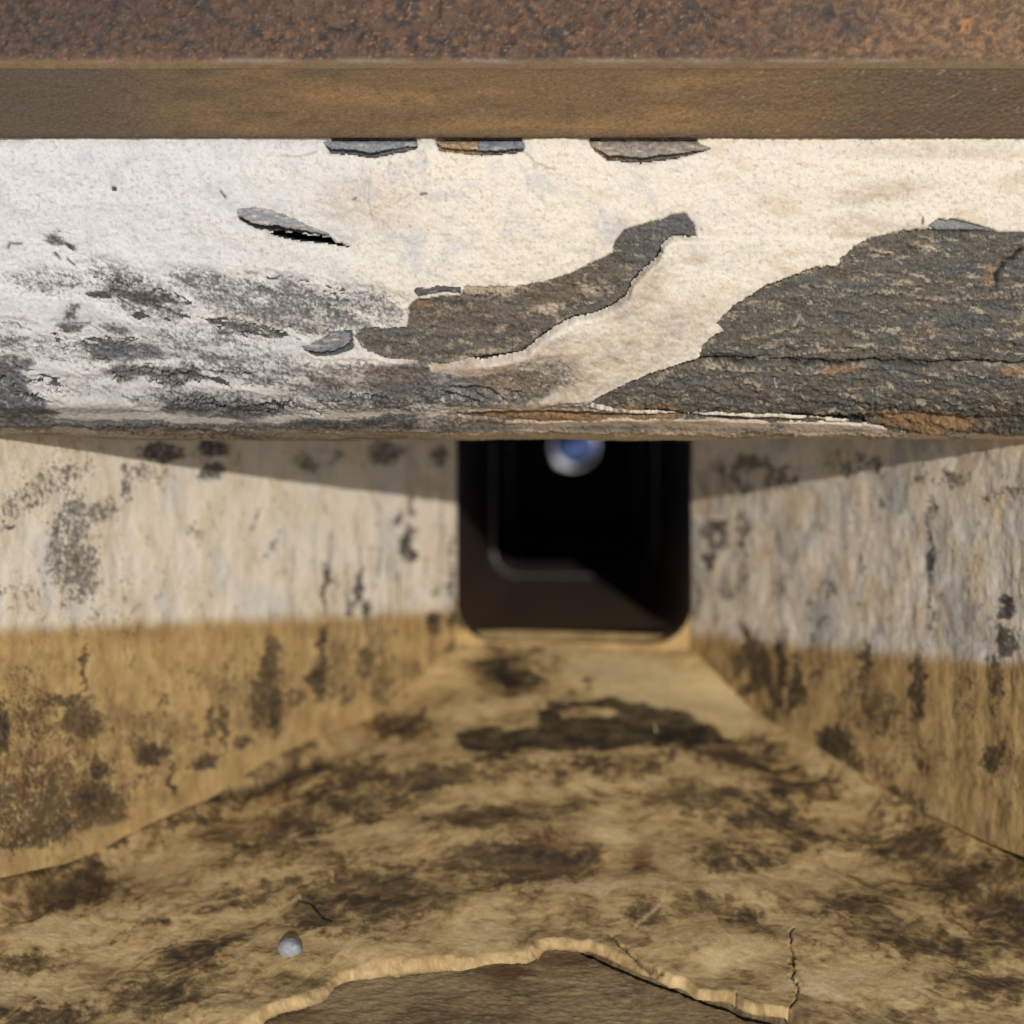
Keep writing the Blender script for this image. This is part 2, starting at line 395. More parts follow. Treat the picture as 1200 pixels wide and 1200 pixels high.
core_c = mix(core_c, cream * .8 * (1 + .5 * grain + .4 * fine)[..., None], blobs(bpx, bpy_, [(575, 338, 44, 10, 0, .8), (640, 362, 26, 6, -12, .9), (690, 337, 16, 6, 30, .7), (560, 415, 30, 6, -10, .6), (1036, 298, 20, 6, 5, .8), (1090, 292, 12, 5, 0, .8)]) * ss(-.3, .3, streak + .6 * grain + .1))
core_c = mix(core_c, c_black, np.clip(ck * 1.1, 0, .9))
core_c = mix(core_c, lin(14, 13, 13), np.clip(uc * 1.1, 0, .95))  # shade of the crevices under lifted edges painted in as black
core_c = mix(core_c, lin(8, 8, 8), hole)
# pale limewash left in the lower rim
rimz = ss(498, 506, bpy_ - 6 * ss(900, 1200, bpx) + 4 * streak) * ss(.35, .1, dens - .5 * streak)
core_c = mix(core_c, mix(np.broadcast_to(cream, B0.shape), brown, ss(.0, .5, fbm(bpx, bpy_, 80, 5, 4, 64)) * .7), rimz * (1 - ck) * .9)

beam = thing('flaking_beam', 'white limewashed beam with flaking dark patches under the rusty bar', 'beam')
core = grid_mesh('core', B0 + NB * (core_d - .0012 * 0)[..., None], core_c, M_core, beam)

# coating sheet, about 2 mm thick, left where the limewash still holds
thick = .0022 - .0016 * ss(.1, .4, dens) * (np.maximum(sd, -20) < -3) + .0012 * ss(0, 14, -np.maximum(sd, sds)) + .0070 * np.exp(-lipd / 20) * ss(-2, 6, bpy_ - np.interp(bpx, [p[0] for p in LIP], [p[1] for p in LIP])) \
    + .003 * np.exp(-((bpy_ - 262) / 10) ** 2) * ss(1040, 1090, bpx) * ss(1190, 1140, bpx)
edge = ss(.55, .25, bare_all)
thick = thick * (1 - .8 * ss(468, 486, bpy_))
coat_d = (.0009 * grain + .0005 * streak - ledge * .3) * .3 + .0022 * swell * .65 + thick * edge - .0009 * (1 - edge) + .0011 * fbm(bpx, bpy_, 26, 20, 4, 71) * edge * (1 - .7 * ss(470, 500, bpy_)) + (.00028 * grain + .0001 * fine) * (1 - .6 * ss(480, 505, bpy_))
coat_d = coat_d - .0014 * np.exp(-(sdline(bpx, bpy_, [(433, 200), (430, 235), (436, 262)]) / 2) ** 2)
white = mix(np.broadcast_to(lin(227, 216, 199), B0.shape), lin(209, 208, 208), ss(600, 220, bpx + 120 * swell) * .85)
blueish = ss(-.05, .5, fbmw(bpx, bpy_, 46, 26, 6, 81, .72, rot=.6) + .2 * grain) * .75
white = mix(white, lin(178, 180, 186), blueish * ss(1000, 700, bpx) * .7)
white = mix(white, lin(204, 184, 156), ss(.15, .6, fbm(bpx, bpy_, 70, 22, 4, 83)) * ss(500, 900, bpx) * .55)
tanz = blobs(bpx, bpy_, [(520, 432, 110, 12, -2, 1.0), (600, 470, 80, 20, 0, .8), (470, 450, 60, 20, 0, .7), (640, 440, 80, 40, -15, .8), (745, 340, 40, 30, -45, .6), (760, 395, 90, 30, -25, .6), (1030, 225, 60, 12, -8, .5), (430, 240, 60, 30, 10, .35), (1100, 180, 120, 8, 0, .4),
                         (330, 375, 80, 12, 8, .4), (430, 450, 80, 14, 0, .6), (720, 410, 60, 24, -20, .6), (1000, 265, 40, 14, 0, .4)])
white = mix(white, lin(166, 142, 116), np.clip(tanz * (.75 + .9 * fbm(bpx, bpy_, 16, 8, 4, 84, .65)), 0, .85))
# grime specks and dark flecks
sp1 = ss(.34, .58, fbm(bpx, bpy_, 6, 4.5, 3, 85, .6) + .18 * swell)
white = mix(white, lin(150, 136, 120), sp1 * .45)
white = mix(white, lin(160, 148, 134), ss(.12, .5, fbmw(bpx, bpy_, 11, 4, 5, 89, .75, rot=-.2)) * .38)
greyz = ss(-.08, .30, dens + .18 - dn) * (dens > .02)
white = mix(white, lin(120, 117, 115), greyz * .72)
white = mix(white, lin(176, 172, 168), ss(300, 470, bpy_ + 60 * streak) * ss(620, 380, bpx) * .35)
white = mix(white, lin(168, 142, 112), np.exp(-((bpy_ - 497) / 7) ** 2) * ss(480, 560, bpx) * ss(1000, 850, bpx) * (.5 + .5 * ss(-.3, .3, streak)))
white = mix(white, lin(146, 130, 112), ss(488, 512, bpy_ + 14 * streak) * (.45 + .55 * ss(-.3, .3, fbmw(bpx, bpy_, 90, 4, 5, 87, .62))) * (.18 + .82 * ss(640, 420, bpx)))
lipc = np.exp(-((bpy_ - 507 - 6 * ss(900, 1150, bpx) + 4 * streak) / 6.5) ** 2) * ss(500, 600, bpx)
white = mix(white, lin(218, 202, 176), lipc * .85)
thin = ss(-.25, .35, fbmw(bpx, bpy_, 18, 6, 5, 88, .7, rot=.2) + .3)
white = mix(white, core_c, np.clip(wash * (1 - .8 * lipc) * (.45 + .55 * thin) * (.75 + .25 * (sds > -1)) * 1.05, 0, .97))
white = white * (1 + .13 * grain + .10 * fine)[..., None]
marks = np.full(bpx.shape, 30.)
for r in [[(12, 290), (14, 284), (28, 285)], [(260, 225), (265, 231)], [(82, 286), (90, 292)], [(66, 296), (72, 303)], [(80, 303), (88, 310)], [(415, 234), (418, 232)], [(493, 228), (500, 227)], [(1078, 262), (1079, 254)]]:
    marks = np.minimum(marks, sdline(bpx, bpy_, r) + .4 * wob_s)
white = mix(white, lin(70, 62, 58), np.exp(-(marks / 1.5) ** 2) * .9)
hair = np.exp(-(np.minimum(sdline(bpx, bpy_ + .5 * wob_s, [(612, 176), (628, 192), (650, 200)]), sdline(bpx, bpy_ + .5 * wob_s, [(330, 184), (352, 185), (372, 180)])) / 1.3) ** 2)
white = mix(white, lin(120, 108, 98), hair * .5)
coat_keep = (bare_all < .6)
fk = coat_keep[:-1, :-1] | coat_keep[1:, :-1] | coat_keep[:-1, 1:] | coat_keep[1:, 1:]
fk[:8] = True
coat = grid_mesh('limewash', B0 + NB * coat_d[..., None], white, M_coat, beam, keep=fk)

# lifted flakes: thin curled chips that stand off the beam
def flake(name, poly, lift, col, step=.9, jit=1.0, seed=1):
    poly = np.asarray(poly, float)
    lo = poly.min(0) - 4; hi = poly.max(0) + 4
    gx, gy = np.meshgrid(np.arange(lo[0], hi[0], step), np.arange(lo[1], hi[1], step))
    # nearest beam point by interpolation of depth along the profile
    zrow = bpy_[:, 640]; sel = np.arange(14, 330)
    dd = np.interp(gy, zrow[sel], pd[sel]) 
    R = unsquare(ray(gx, gy)); t = dd / R[..., 1]
    P = square(R * t[..., None])
    sdp = sdpoly(gx, gy, poly) + jit * 2.2 * fbm(gx, gy, 10, 7, 4, seed, .65)
    sh = fbm(gx, gy, 12, 8, 3, seed + 3)
    out = lift(gx, gy) + .0008 * sh + .0026
    P1 = P + np.array([0, -1., .25]) * (out - (.0012 if gy.mean() < 190 else 0))[..., None]
    keep = (sdp[:-1, :-1] > 0) & (sdp[1:, 1:] > 0)
    C = mix(np.broadcast_to(col, P.shape), lin(206, 190, 168), ss(.05, .5, fbm(gx, gy, 22, 6, 4, seed + 7)) * .7)
    C = C * (1 + .45 * fbm(gx, gy, 7, 4, 3, seed + 5) + .3 * fbm(gx, gy, 2.4, 2, 2, seed + 6) + .2 * sh)[..., None]
    o = grid_mesh(name, P1, C, M_core, beam, keep=keep)
    m = o.modifiers.new('thickness', 'SOLIDIFY'); m.thickness = .0012; m.offset = 0
    return o
lx = lambda y0, y1, a: (lambda x, y: a * ss(y0, y1, y) ** 1.5)
flake('paint_flake', [(280, 250), (298, 244), (320, 249), (345, 258), (363, 266), (388, 277), (350, 274), (329, 271), (302, 269), (283, 259)],
      lambda x, y: .0065 * ss(0, 16, (y - 246) - .32 * (x - 300)), lin(160, 160, 164), seed=2)
flake('paint_flake', [(379, 170), (388, 150), (491, 150), (490, 173), (462, 177), (440, 183), (412, 178), (392, 178)], lx(160, 186, .004), lin(148, 152, 158), seed=4)
flake('paint_flake', [(508, 166), (509, 150), (559, 150), (562, 180), (535, 178), (520, 176)], lx(160, 184, .004), lin(170, 140, 108), seed=6)
flake('paint_flake', [(559, 150), (615, 150), (615, 176), (588, 179), (562, 180)], lx(160, 184, .003), lin(138, 142, 150), seed=8)
flake('paint_flake', [(687, 166), (688, 150), (816, 150), (818, 170), (832, 176), (812, 181), (796, 183), (775, 185), (752, 189), (730, 187), (712, 186), (704, 180), (694, 175)], lx(160, 192, .004), lin(158, 146, 134), seed=10)
flake('paint_flake', [(487, 333), (498, 336), (530, 336), (541, 340), (541, 346), (525, 343), (508, 347), (490, 350), (486, 342)], lx(334, 348, .004), lin(92, 90, 90), seed=12)
flake('paint_flake', [(356, 410), (366, 404), (385, 395), (388, 388), (404, 389), (412, 392), (412, 404), (394, 414), (372, 416)], lx(388, 416, .003), lin(124, 126, 130), seed=14)

# ================================================================== RUSTY BAR
bar = thing('rusty_bar', 'rusty brown steel bar running along the top of the white beam', 'bar')
def bar_strip(name, pts, rows, lower):
    pts = np.array(pts); 
    ss_ = np.concatenate([[0], np.cumsum(np.linalg.norm(np.diff(pts, axis=0), axis=1))])
    t = np.unique(np.concatenate([np.linspace(0, ss_[-1], rows)]))
    d = np.interp(t, ss_, pts[:, 0]); z = np.interp(t, ss_, pts[:, 1])
    x = np.linspace(-.54, .54, 1000)
    P = np.stack([np.broadcast_to(x, (len(t), len(x))), np.broadcast_to(d[:, None], (len(t), len(x))), np.broadcast_to(z[:, None], (len(t), len(x)))], -1).copy()
    P = square(P)
    n = normals(P)
    if n[rows // 2, 500, 1] > 0: n = -n
    px, py = proj(P)
    if lower:
        f1 = fbmw(px, py, 80, 16, 5, 101, .6); f2 = fbm(px, py, 5, 2.2, 3, 102, .6); f3 = fbm(px, py, 220, 30, 3, 103)
        C = mix(np.broadcast_to(lin(122, 96, 64), P.shape), lin(88, 72, 56), ss(-.2, .7, f1 * .5 + .7 * f3) * .7)
        C = mix(C, lin(146, 114, 72), ss(-.3, .7, fbm(px, py, 160, 30, 3, 104)) * ss(60, 420, px) * ss(1100, 800, px) * .8)
        C = mix(C, lin(76, 70, 66), ss(330, 60, px + 90 * f3) * .65)
        C = mix(C, lin(92, 76, 60), ss(860, 1080, px + 60 * f1) * .6)
        pale = ss(.22, .6, fbmw(px, py, 40, 12, 6, 105, .72)) * ss(760, 1000, px) * ss(70, 90, py)
        C = mix(C, lin(178, 166, 152), pale * ss(-.1, .5, f2) * .6)
        C = mix(C, lin(88, 76, 66), ss(150, 163, py) * .5)
        C = mix(C, lin(92, 68, 46), ss(.0, .5, fbmw(px, py, 30, 12, 6, 107, .7)) * .5)
        C = mix(C, lin(140, 92, 52), ss(.25, .6, fbmw(px, py, 14, 7, 5, 108, .7)) * ss(500, 1000, px) * .5)
        C = .86 * C * (1 + .40 * f2 + .12 * f1)[..., None]
        disp = .0002 * f1 + .0005 * f2 * ss(600, 1000, px) + .0002 * f2
    else:
        f1 = fbmw(px, py, 34, 24, 5, 111, .62); f2 = fbmw(px, py, 13, 9, 4, 112, .6); f3 = fbm(px, py, 9, 8, 3, 113, .5); f4 = fbm(px, py, 3.2, 2.6, 2, 117)
        C = mix(np.broadcast_to(lin(108, 78, 57), P.shape), lin(58, 49, 44), ss(-.05, .40, f1 + .35 * f3))
        C = mix(C, lin(132, 92, 60), ss(.12, .55, f2 + .3 * fbm(px, py, 80, 40, 3, 114)) * .6)
        C = mix(C, lin(92, 84, 84), ss(.28, .5, fbm(px, py, 12, 8, 4, 115)) * .5)
        C = mix(C, lin(172, 138, 98), ss(.44, .58, fbm(px, py, 6, 5, 3, 116)) * .6)
        C = mix(C, lin(152, 118, 84), ss(760, 1120, px + 60 * f1) * (.35 + .4 * ss(-.2, .3, f2)))
        C = mix(C, lin(66, 54, 48), ss(500, 120, px + 120 * f1 + 2 * py) * ss(70, 30, py) * .45)
        C = mix(C, lin(206, 132, 62), blobs(px, py, [(1135, 38, 26, 14, 0, .8)]) * ss(-.1, .5, f2) * .6)  # orange glint painted into the rust colour
        C = mix(C, lin(62, 54, 54), blobs(px, py, [(985, 22, 45, 22, 0, .8), (230, 45, 60, 20, 0, .5), (60, 50, 80, 20, 0, .4)]) * ss(-.3, .3, f1))
        C = .74 * C * (1 + .55 * f2 + .3 * f4 + .35 * f1)[..., None]
        C = mix(C, lin(118, 95, 66) * (1 + .3 * f2[..., None]), ss(67, 73, py + 3 * f1))
        # worn bright arris
        ar = np.exp(-((py - 71 - 1.5 * f1) / 2.2) ** 2) * ss(-.15, .3, fbm(px, py, 90, 8, 4, 118) + .25 * ss(300, 520, px) * ss(900, 640, px) - .05)
        C = mix(C, lin(158, 142, 128), ar * .5)
        disp = .0014 * f1 + .0012 * f2 + .0005 * f4 + .0008 * f3
        disp = disp * ss(74, 60, py) 
    return grid_mesh(name, P + n * disp[..., None], C, M_rust, bar, keep=None)
EDGE_D, EDGE_Z = .938, .2385
bar_strip('flange', [(1.20, .1955), (.975, .1950), (.9585, .1915), (.9575, .1930), (EDGE_D + .0015, EDGE_Z - .003), (EDGE_D + .0008, EDGE_Z + .0012)], 300, True)
bar_strip('web', [(EDGE_D + .0024, EDGE_Z - .0062), (EDGE_D + .0010, EDGE_Z - .0030), (EDGE_D + .0002, EDGE_Z), (EDGE_D, EDGE_Z + .0030), (EDGE_D + .0008, EDGE_Z + .008), (.944, .33), (.945, .352), (.95, .358), (1.19, .358), (1.20, .35), (1.20, .1955)], 420, False)

# ================================================================== HOPPER (render-lined trough)
trough = thing('rendered_trough', 'tapering cream and ochre stained trough behind the white beam', 'trough')
XL0, SL = -.1275, .731
XR0, SR = .1290, .555
H0, HS = .2375, .26
DM = 1.5
xl = lambda d: XL0 - SL * (DM - d)
xr = lambda d: XR0 + SR * (DM - d)

def stain_line(px):
    return np.interp(px, [-200, 0, 250, 400, 530, 690, 810, 950, 1080, 1200, 1400], [740, 737, 727, 722, 715, 728, 742, 757, 768, 778, 790])

AMB = lin(178, 148, 98); AMB2 = lin(163, 134, 88); CRM = lin(214, 202, 184); CRM2 = lin(203, 188, 163); GRY = lin(196, 192, 186)
DK = lin(52, 45, 37); DKB = lin(62, 45, 30); DKC = lin(58, 58, 61)

def wall_colour(px, py, blob, side, speck, foot=None):
    w1 = fbm(px, py, 30, 60, 4, 201 + side); w2 = fbm(px, py, 9, 14, 4, 203 + side, .6); fine_ = fbm(px, py, 3.5, 4, 3, 205 + side)
    vs = fbmw(px, py, 22, 90, 5, 207 + side, .62)
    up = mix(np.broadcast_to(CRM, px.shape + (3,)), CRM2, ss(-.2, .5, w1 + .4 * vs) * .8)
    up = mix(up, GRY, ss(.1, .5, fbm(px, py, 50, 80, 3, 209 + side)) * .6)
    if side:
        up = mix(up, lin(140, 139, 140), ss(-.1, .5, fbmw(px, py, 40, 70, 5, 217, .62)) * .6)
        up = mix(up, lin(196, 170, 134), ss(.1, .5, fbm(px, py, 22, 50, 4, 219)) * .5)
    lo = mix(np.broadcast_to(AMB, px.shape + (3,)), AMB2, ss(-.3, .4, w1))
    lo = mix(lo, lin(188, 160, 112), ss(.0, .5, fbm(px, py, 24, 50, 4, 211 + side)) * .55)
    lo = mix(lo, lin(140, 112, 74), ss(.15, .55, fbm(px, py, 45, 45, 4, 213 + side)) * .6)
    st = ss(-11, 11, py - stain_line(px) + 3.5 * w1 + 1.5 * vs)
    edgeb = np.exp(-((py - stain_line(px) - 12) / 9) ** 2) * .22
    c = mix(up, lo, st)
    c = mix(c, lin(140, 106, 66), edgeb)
    d = blobs(px, py, blob, 13, 900 + side)
    n = .5 + .38 * fbmw(px, py, speck[0], speck[1], 4, 221 + side, .7) + .20 * fbmw(px, py, 26, 40, 4, 231 + side, .65) + .16 * fine_
    d = d * 1.08
    m = ss(-.03, .22, d + .02 - n) * (d > .04)
    halo = ss(-.16, .25, d - n) * (d > .04)
    dr = fbmw(px, py, 7, 70, 5, 261 + side, .62, warp=.8)
    zone = blobs(px, py, [(430, 720, 110, 110, 0, 1.0), (310, 800, 60, 60, 0, .8), (500, 640, 40, 120, 0, .7)] if side == 0 else [(930, 790, 110, 60, 0, 1.0), (860, 620, 60, 100, 0, .8), (1080, 740, 90, 110, 0, .6), (1170, 780, 30, 120, 0, .6)])
    m = np.maximum(m, ss(.12, .38, dr + .10 * w2) * zone * .9)
    m = m * (.62 + .38 * ss(-.35, .15, fbmw(px, py, 6, 9, 4, 271 + side, .7)))
    dk = mix(mix(np.broadcast_to(DK, px.shape + (3,)), DKC, (1 - st) * .7), DKB, ss(0, .5, w2) * .6)
    if foot is not None:
        fb_ = ss(26, 16, foot - py) * ss(60, 130, px) * ss(350, 300, px) if side == 0 else 0  # stain-free band imitates a lit ledge along the left wall foot
        m = m * (1 - fb_); halo = halo * (1 - fb_)
    c = mix(c, dk * 1.7, halo * .38)
    c = mix(c, dk, m * (.72 + .25 * ss(.6, .9, d)))
    # scattered pinprick mould
    c = mix(c, dk, ss(.40, .66, w2 + .25 * fine_ + .40 * w1) * .4)
    veil = ss(.0, .55, fbmw(px, py, 26, 90, 5, 241 + side, .64)) * (.22 + .30 * st)
    c = mix(c, lin(96, 76, 54), veil * .6)
    if side == 0:
        low_ = blobs(px, py, [(50, 930, 130, 60, -12, 1.0), (80, 850, 90, 40, 0, .7), (320, 830, 50, 50, 0, .6), (180, 880, 60, 40, 0, .6)]) * ss(-.25, .35, fbmw(px, py, 24, 20, 5, 251, .7))
        c = mix(c, lin(92, 68, 44), low_ * .65)
    return c * (1 + .06 * fine_ + .05 * w2)[..., None], m, w1, w2, vs, fine_

left_blobs = [(85, 640, 36, 78, 4, .58), (95, 665, 26, 50, 0, .62), (60, 565, 60, 22, -30, .52), (30, 585, 45, 20, -30, .5), (70, 545, 60, 30, 0, .40), (120, 600, 20, 18, 0, .55), (30, 690, 40, 16, 0, .42), (12, 616, 12, 4, 15, .7),
              (148, 566, 7, 30, 0, .62), (175, 555, 25, 16, 0, .5), (248, 552, 16, 12, -20, .72), (190, 530, 34, 14, 0, .72), (250, 526, 24, 14, -10, .75), (360, 545, 20, 14, 30, .6), (450, 532, 24, 18, 0, .66), (515, 535, 8, 18, 0, .7), (390, 535, 10, 16, 0, .45),
              (300, 610, 26, 6, -60, .5), (320, 640, 30, 7, -60, .50), (345, 590, 10, 8, 0, .4), (225, 620, 14, 14, 0, .45), (255, 625, 6, 16, 0, .4),
              (479, 640, 9, 27, 4, .86), (468, 604, 4, 13, 0, .85), (483, 590, 3, 18, 0, .7), (380, 690, 4, 36, 2, .85), (380, 748, 7, 22, 4, .85), (374, 795, 13, 34, 4, .8), (420, 690, 6, 34, 12, .75), (430, 715, 6, 14, 0, .82), (413, 705, 5, 20, 10, .7),
              (510, 727, 9, 18, -8, .9), (528, 640, 3, 14, 0, .8), (530, 682, 4, 24, 0, .85), (531, 722, 5, 22, 3, .9), (530, 765, 14, 20, 20, .62), (510, 690, 14, 14, 0, .45), (450, 745, 60, 10, -4, .42),
              (318, 775, 13, 34, 0, .75), (308, 820, 22, 40, 8, .7), (323, 835, 7, 36, 0, .88), (345, 815, 18, 14, 0, .6), (428, 780, 14, 30, 5, .66), (465, 775, 10, 30, 0, .5), (450, 810, 30, 20, 0, .5),
              (80, 820, 48, 10, 0, .66), (95, 845, 34, 26, 10, .68), (40, 850, 40, 24, 0, .55), (180, 884, 24, 15, -10, .85), (160, 870, 14, 20, 0, .55), (108, 940, 34, 30, -20, .80), (40, 925, 50, 28, 0, .66), (115, 903, 18, 14, -20, .85), (60, 900, 50, 14, 0, .55),
              (203, 912, 5, 24, 0, .82), (100, 785, 7, 38, 0, .66), (190, 820, 10, 24, 0, .48), (245, 850, 7, 30, 6, .66), (262, 850, 10, 34, -4, .66), (240, 893, 22, 10, -12, .72), (285, 870, 18, 12, -20, .66), (-2, 855, 14, 36, 0, .85), (60, 975, 60, 18, -15, .72),
              (20, 960, 40, 22, 0, .6), (50, 935, 100, 40, -12, .60), (115, 950, 50, 22, -25, .66), (20, 985, 60, 14, -10, .66), (165, 915, 30, 14, -20, .5), (440, 800, 30, 34, 0, .52), (480, 790, 24, 22, 0, .55), (400, 815, 30, 18, -20, .5), (70, 900, 120, 70, -10, .44), (30, 840, 70, 50, 0, .46), (300, 800, 60, 50, 0, .42), (420, 780, 60, 40, 0, .42), (190, 860, 70, 40, 0, .42), (110, 700, 60, 60, 0, .34), (130, 960, 30, 12, -25, .6), (300, 890, 40, 8, -30, .5), (30, 790, 40, 20, 0, .42), (150, 760, 14, 40, 0, .35), (-60, 900, 60, 60, 0, .6), (290, 760, 6, 30, 0, .4), (220, 800, 30, 40, 0, .40)]
def raster_wall(name, pxs, ytop, ybase, plane, blob, side, speck, disp_amp, rows, skirt):
    px = np.broadcast_to(pxs, (rows, len(pxs))).copy()
    v = np.linspace(0, 1, rows)[:, None] ** .9
    py = ytop + v * (ybase(pxs)[None] - ytop)
    R = ray(px, py)
    x0, s_ = plane      # x = x0 + s_*(DM - d)
    t = (x0 + s_ * DM) / (R[..., 0] + s_ * R[..., 1])
    P = R * t[..., None]
    n = normals(P)
    if n[rows // 2, len(pxs) // 2, 1] > 0: n = -n
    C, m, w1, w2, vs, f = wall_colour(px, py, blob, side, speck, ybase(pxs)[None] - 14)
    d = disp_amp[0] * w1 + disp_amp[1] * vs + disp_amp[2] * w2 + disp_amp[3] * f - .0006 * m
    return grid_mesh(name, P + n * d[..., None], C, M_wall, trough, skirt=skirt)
yl = lambda p: np.interp(p, [-160, 0, 150, 220, 330, 430, 545], [1050, 1015, 982, 945, 885, 830, 768]) + 14
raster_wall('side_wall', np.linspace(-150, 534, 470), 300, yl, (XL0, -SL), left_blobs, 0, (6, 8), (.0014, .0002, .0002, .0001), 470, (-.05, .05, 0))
yr = lambda p: np.interp(p, [795, 850, 880, 930, 1000, 1080, 1160, 1200, 1360], [745, 790, 822, 862, 902, 937, 975, 990, 1060]) + 14
right_blobs = [(840, 615, 14, 9, 0, .85), (830, 656, 11, 10, 0, .95), (836, 630, 24, 24, 0, .62), (872, 640, 4, 70, 0, .68), (815, 700, 3, 34, 0, .7), (868, 562, 16, 22, 0, .62), (915, 560, 22, 22, 10, .66), (880, 542, 30, 12, 0, .66), (1000, 545, 60, 22, 0, .5), (840, 550, 20, 20, 0, .5),
               (850, 690, 12, 16, 0, .5), (965, 620, 4, 20, 0, .5), (970, 690, 10, 12, 0, .6), (960, 730, 8, 16, 0, .55), (905, 640, 12, 20, 0, .4), (1090, 650, 5, 46, 0, .66), (1088, 598, 5, 20, 0, .6), (1097, 655, 5, 10, 0, .9), (1090, 720, 4, 40, 0, .6), (1178, 712, 12, 14, 0, .85), (1176, 752, 17, 24, 0, .72), (1160, 890, 15, 20, 0, .72),
               (1165, 800, 15, 44, 0, .60), (885, 790, 13, 40, 20, .78), (915, 795, 7, 48, 5, .85), (868, 775, 8, 34, 30, .7), (928, 815, 6, 36, 5, .8), (958, 790, 8, 26, 0, .6), (1015, 772, 10, 24, 0, .72), (1075, 808, 10, 50, 3, .74), (1035, 835, 26, 40, 0, .6), (975, 872, 24, 26, -30, .85), (1000, 890, 26, 14, 30, .66),
               (950, 740, 3, 60, 0, .55), (880, 770, 10, 44, -14, .85), (898, 790, 8, 50, -12, .8), (915, 775, 6, 36, -8, .85), (935, 800, 8, 40, -8, .72), (860, 765, 8, 26, -20, .7), (1000, 820, 30, 50, 0, .48), (1060, 860, 30, 50, 0, .46), (1130, 820, 20, 60, 0, .42), (870, 640, 8, 90, 0, .5), (910, 690, 10, 50, 0, .42), (1010, 680, 8, 60, 0, .42), (1085, 900, 14, 14, 0, .55), (1180, 580, 40, 14, 0, .45), (1020, 590, 30, 30, 0, .38), (1185, 900, 20, 60, 0, .4), (1030, 900, 30, 20, 0, .5), (900, 840, 20, 20, 30, .6), (1110, 560, 40, 16, 0, .5), (1060, 935, 40, 10, 30, .6)]
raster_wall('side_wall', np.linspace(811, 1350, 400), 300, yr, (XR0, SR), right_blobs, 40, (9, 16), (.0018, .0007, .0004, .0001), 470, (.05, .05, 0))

# floor: bowed crust over an older slab
def crown(x, d):
    a = xl(d); b = xr(d)
    xn = np.clip(abs((x - (a + b) / 2) / ((b - a) / 2)), 0, 1.15)
    return .030 * xn ** 2 * ss(1.5, 1.40, d) * (.45 + .55 * ss(1.02, 1.14, d))
def floor_hit(px, py, drop=0.):
    R = ray(px, py); c = np.zeros(np.shape(px))
    for k in range(14):
        # z = -(H0 + HS*(DM-d)) - c - drop
        t = (-(H0 + HS * DM) - c - drop) / (R[..., 2] - HS * R[..., 1])
        P = R * t[..., None]
        c = .5 * c + .5 * crown(P[..., 0], P[..., 1])
    return P
def floor_colour(px, py, seed, P):
    # streaks run across the bed: use bed coordinates so their size grows towards the viewer
    bxp = P[..., 0] * 1600; byp = P[..., 1] * 1600
    tilt = np.where(px < 640, -.25, .22) * ss(0, 400, abs(px - 640))
    bu = bxp; bv = byp + bxp * tilt * 1.2
    s1 = fbm(bu, bv, 110, 60, 5, 301 + seed, .62); s2 = fbm(bu, bv, 42, 26, 4, 303 + seed, .62); s3 = fbm(px, py, 26, 7, 5, 305 + seed, .66)
    f = fbm(px, py, 4, 2.4, 3, 307 + seed, .6); f2 = fbm(px, py, 10, 5, 3, 309 + seed, .6)
    return s1, s2, s3, f, f2
PX, PY = np.meshgrid(np.linspace(-150, 1360, 1000), np.concatenate([np.linspace(741, 1215, 400), np.linspace(1218, 1300, 30)]))
FP = floor_hit(PX, PY)
s1, s2, s3, f, f2 = floor_colour(PX, PY, 0, FP)
EDGE = [(230, 1320), (262, 1225), (292, 1199), (310, 1185), (340, 1176), (370, 1164), (392, 1150), (410, 1141), (440, 1134), (470, 1130), (540, 1126), (600, 1122), (622, 1114), (640, 1106), (690, 1104), (706, 1110), (722, 1118), (745, 1128), (770, 1137), (800, 1148), (830, 1160), (858, 1166), (872, 1176), (900, 1182), (922, 1188), (945, 1198), (975, 1212), (1010, 1230), (1060, 1320)]
sde = sdpoly(PX, PY, EDGE, 60) + 5 * fbm(PX, PY, 34, 26, 2, 331, .5) + .4 * gn(PX / 9, PY / 9, 335)   # >0 : crust gone
deep = sdline(PX, PY + 1.5 * f2, [(688, 1104), (706, 1111), (722, 1119), (745, 1129), (770, 1138), (800, 1149), (830, 1161), (858, 1167), (872, 1177), (900, 1183), (922, 1189), (945, 1199), (975, 1213)])
fcr = [[(931, 1086), (926, 1095), (929, 1110), (926, 1125), (928, 1140), (933, 1158), (931, 1175), (924, 1192)], [(718, 1097), (728, 1108), (742, 1122), (758, 1130), (778, 1137)], [(348, 1050), (365, 1056), (385, 1078)], [(862, 1164), (866, 1176)]]
fc = np.full(PX.shape, 30.)
for r in fcr: fc = np.minimum(fc, sdline(PX + 6 * fbm(PX, PY, 16, 14, 3, 371), PY, r))
fck = np.exp(-(fc / 1.1) ** 2)
thickf = .0064 * ss(700, 430, PX) + .0064 * ss(430, 700, PX)
drop = ss(-5 * ss(720, 600, PX) * (.6 + .8 * np.clip(fbm(PX, PY * 0, 70, 1e6, 2, 381) + .4, 0, 1)) - 2.5, 1.0, sde)
r1 = fbm(PX, PY, 190, 60, 2, 361, .4); r2 = fbmw(PX, PY, 46, 16, 3, 363, .5)
bb_ = xr(FP[..., 1]); aa_ = xl(FP[..., 1]); xn_ = (FP[..., 0] - (aa_ + bb_) / 2) / ((bb_ - aa_) / 2)
rel = .0040 * r1 + .00035 * r2 + .00022 * f + .0002 * f2 + (.020 * ss(.74, 1.05, xn_) ** 1.6 + .014 * ss(-.82, -1.05, xn_) ** 1.5) * ss(1.49, 1.30, FP[..., 1])
gapL = sdline(PX, PY + 3 * s2, [(-150, 1085), (0, 1028), (60, 1004), (150, 984), (220, 952), (300, 926), (400, 885), (470, 858)])
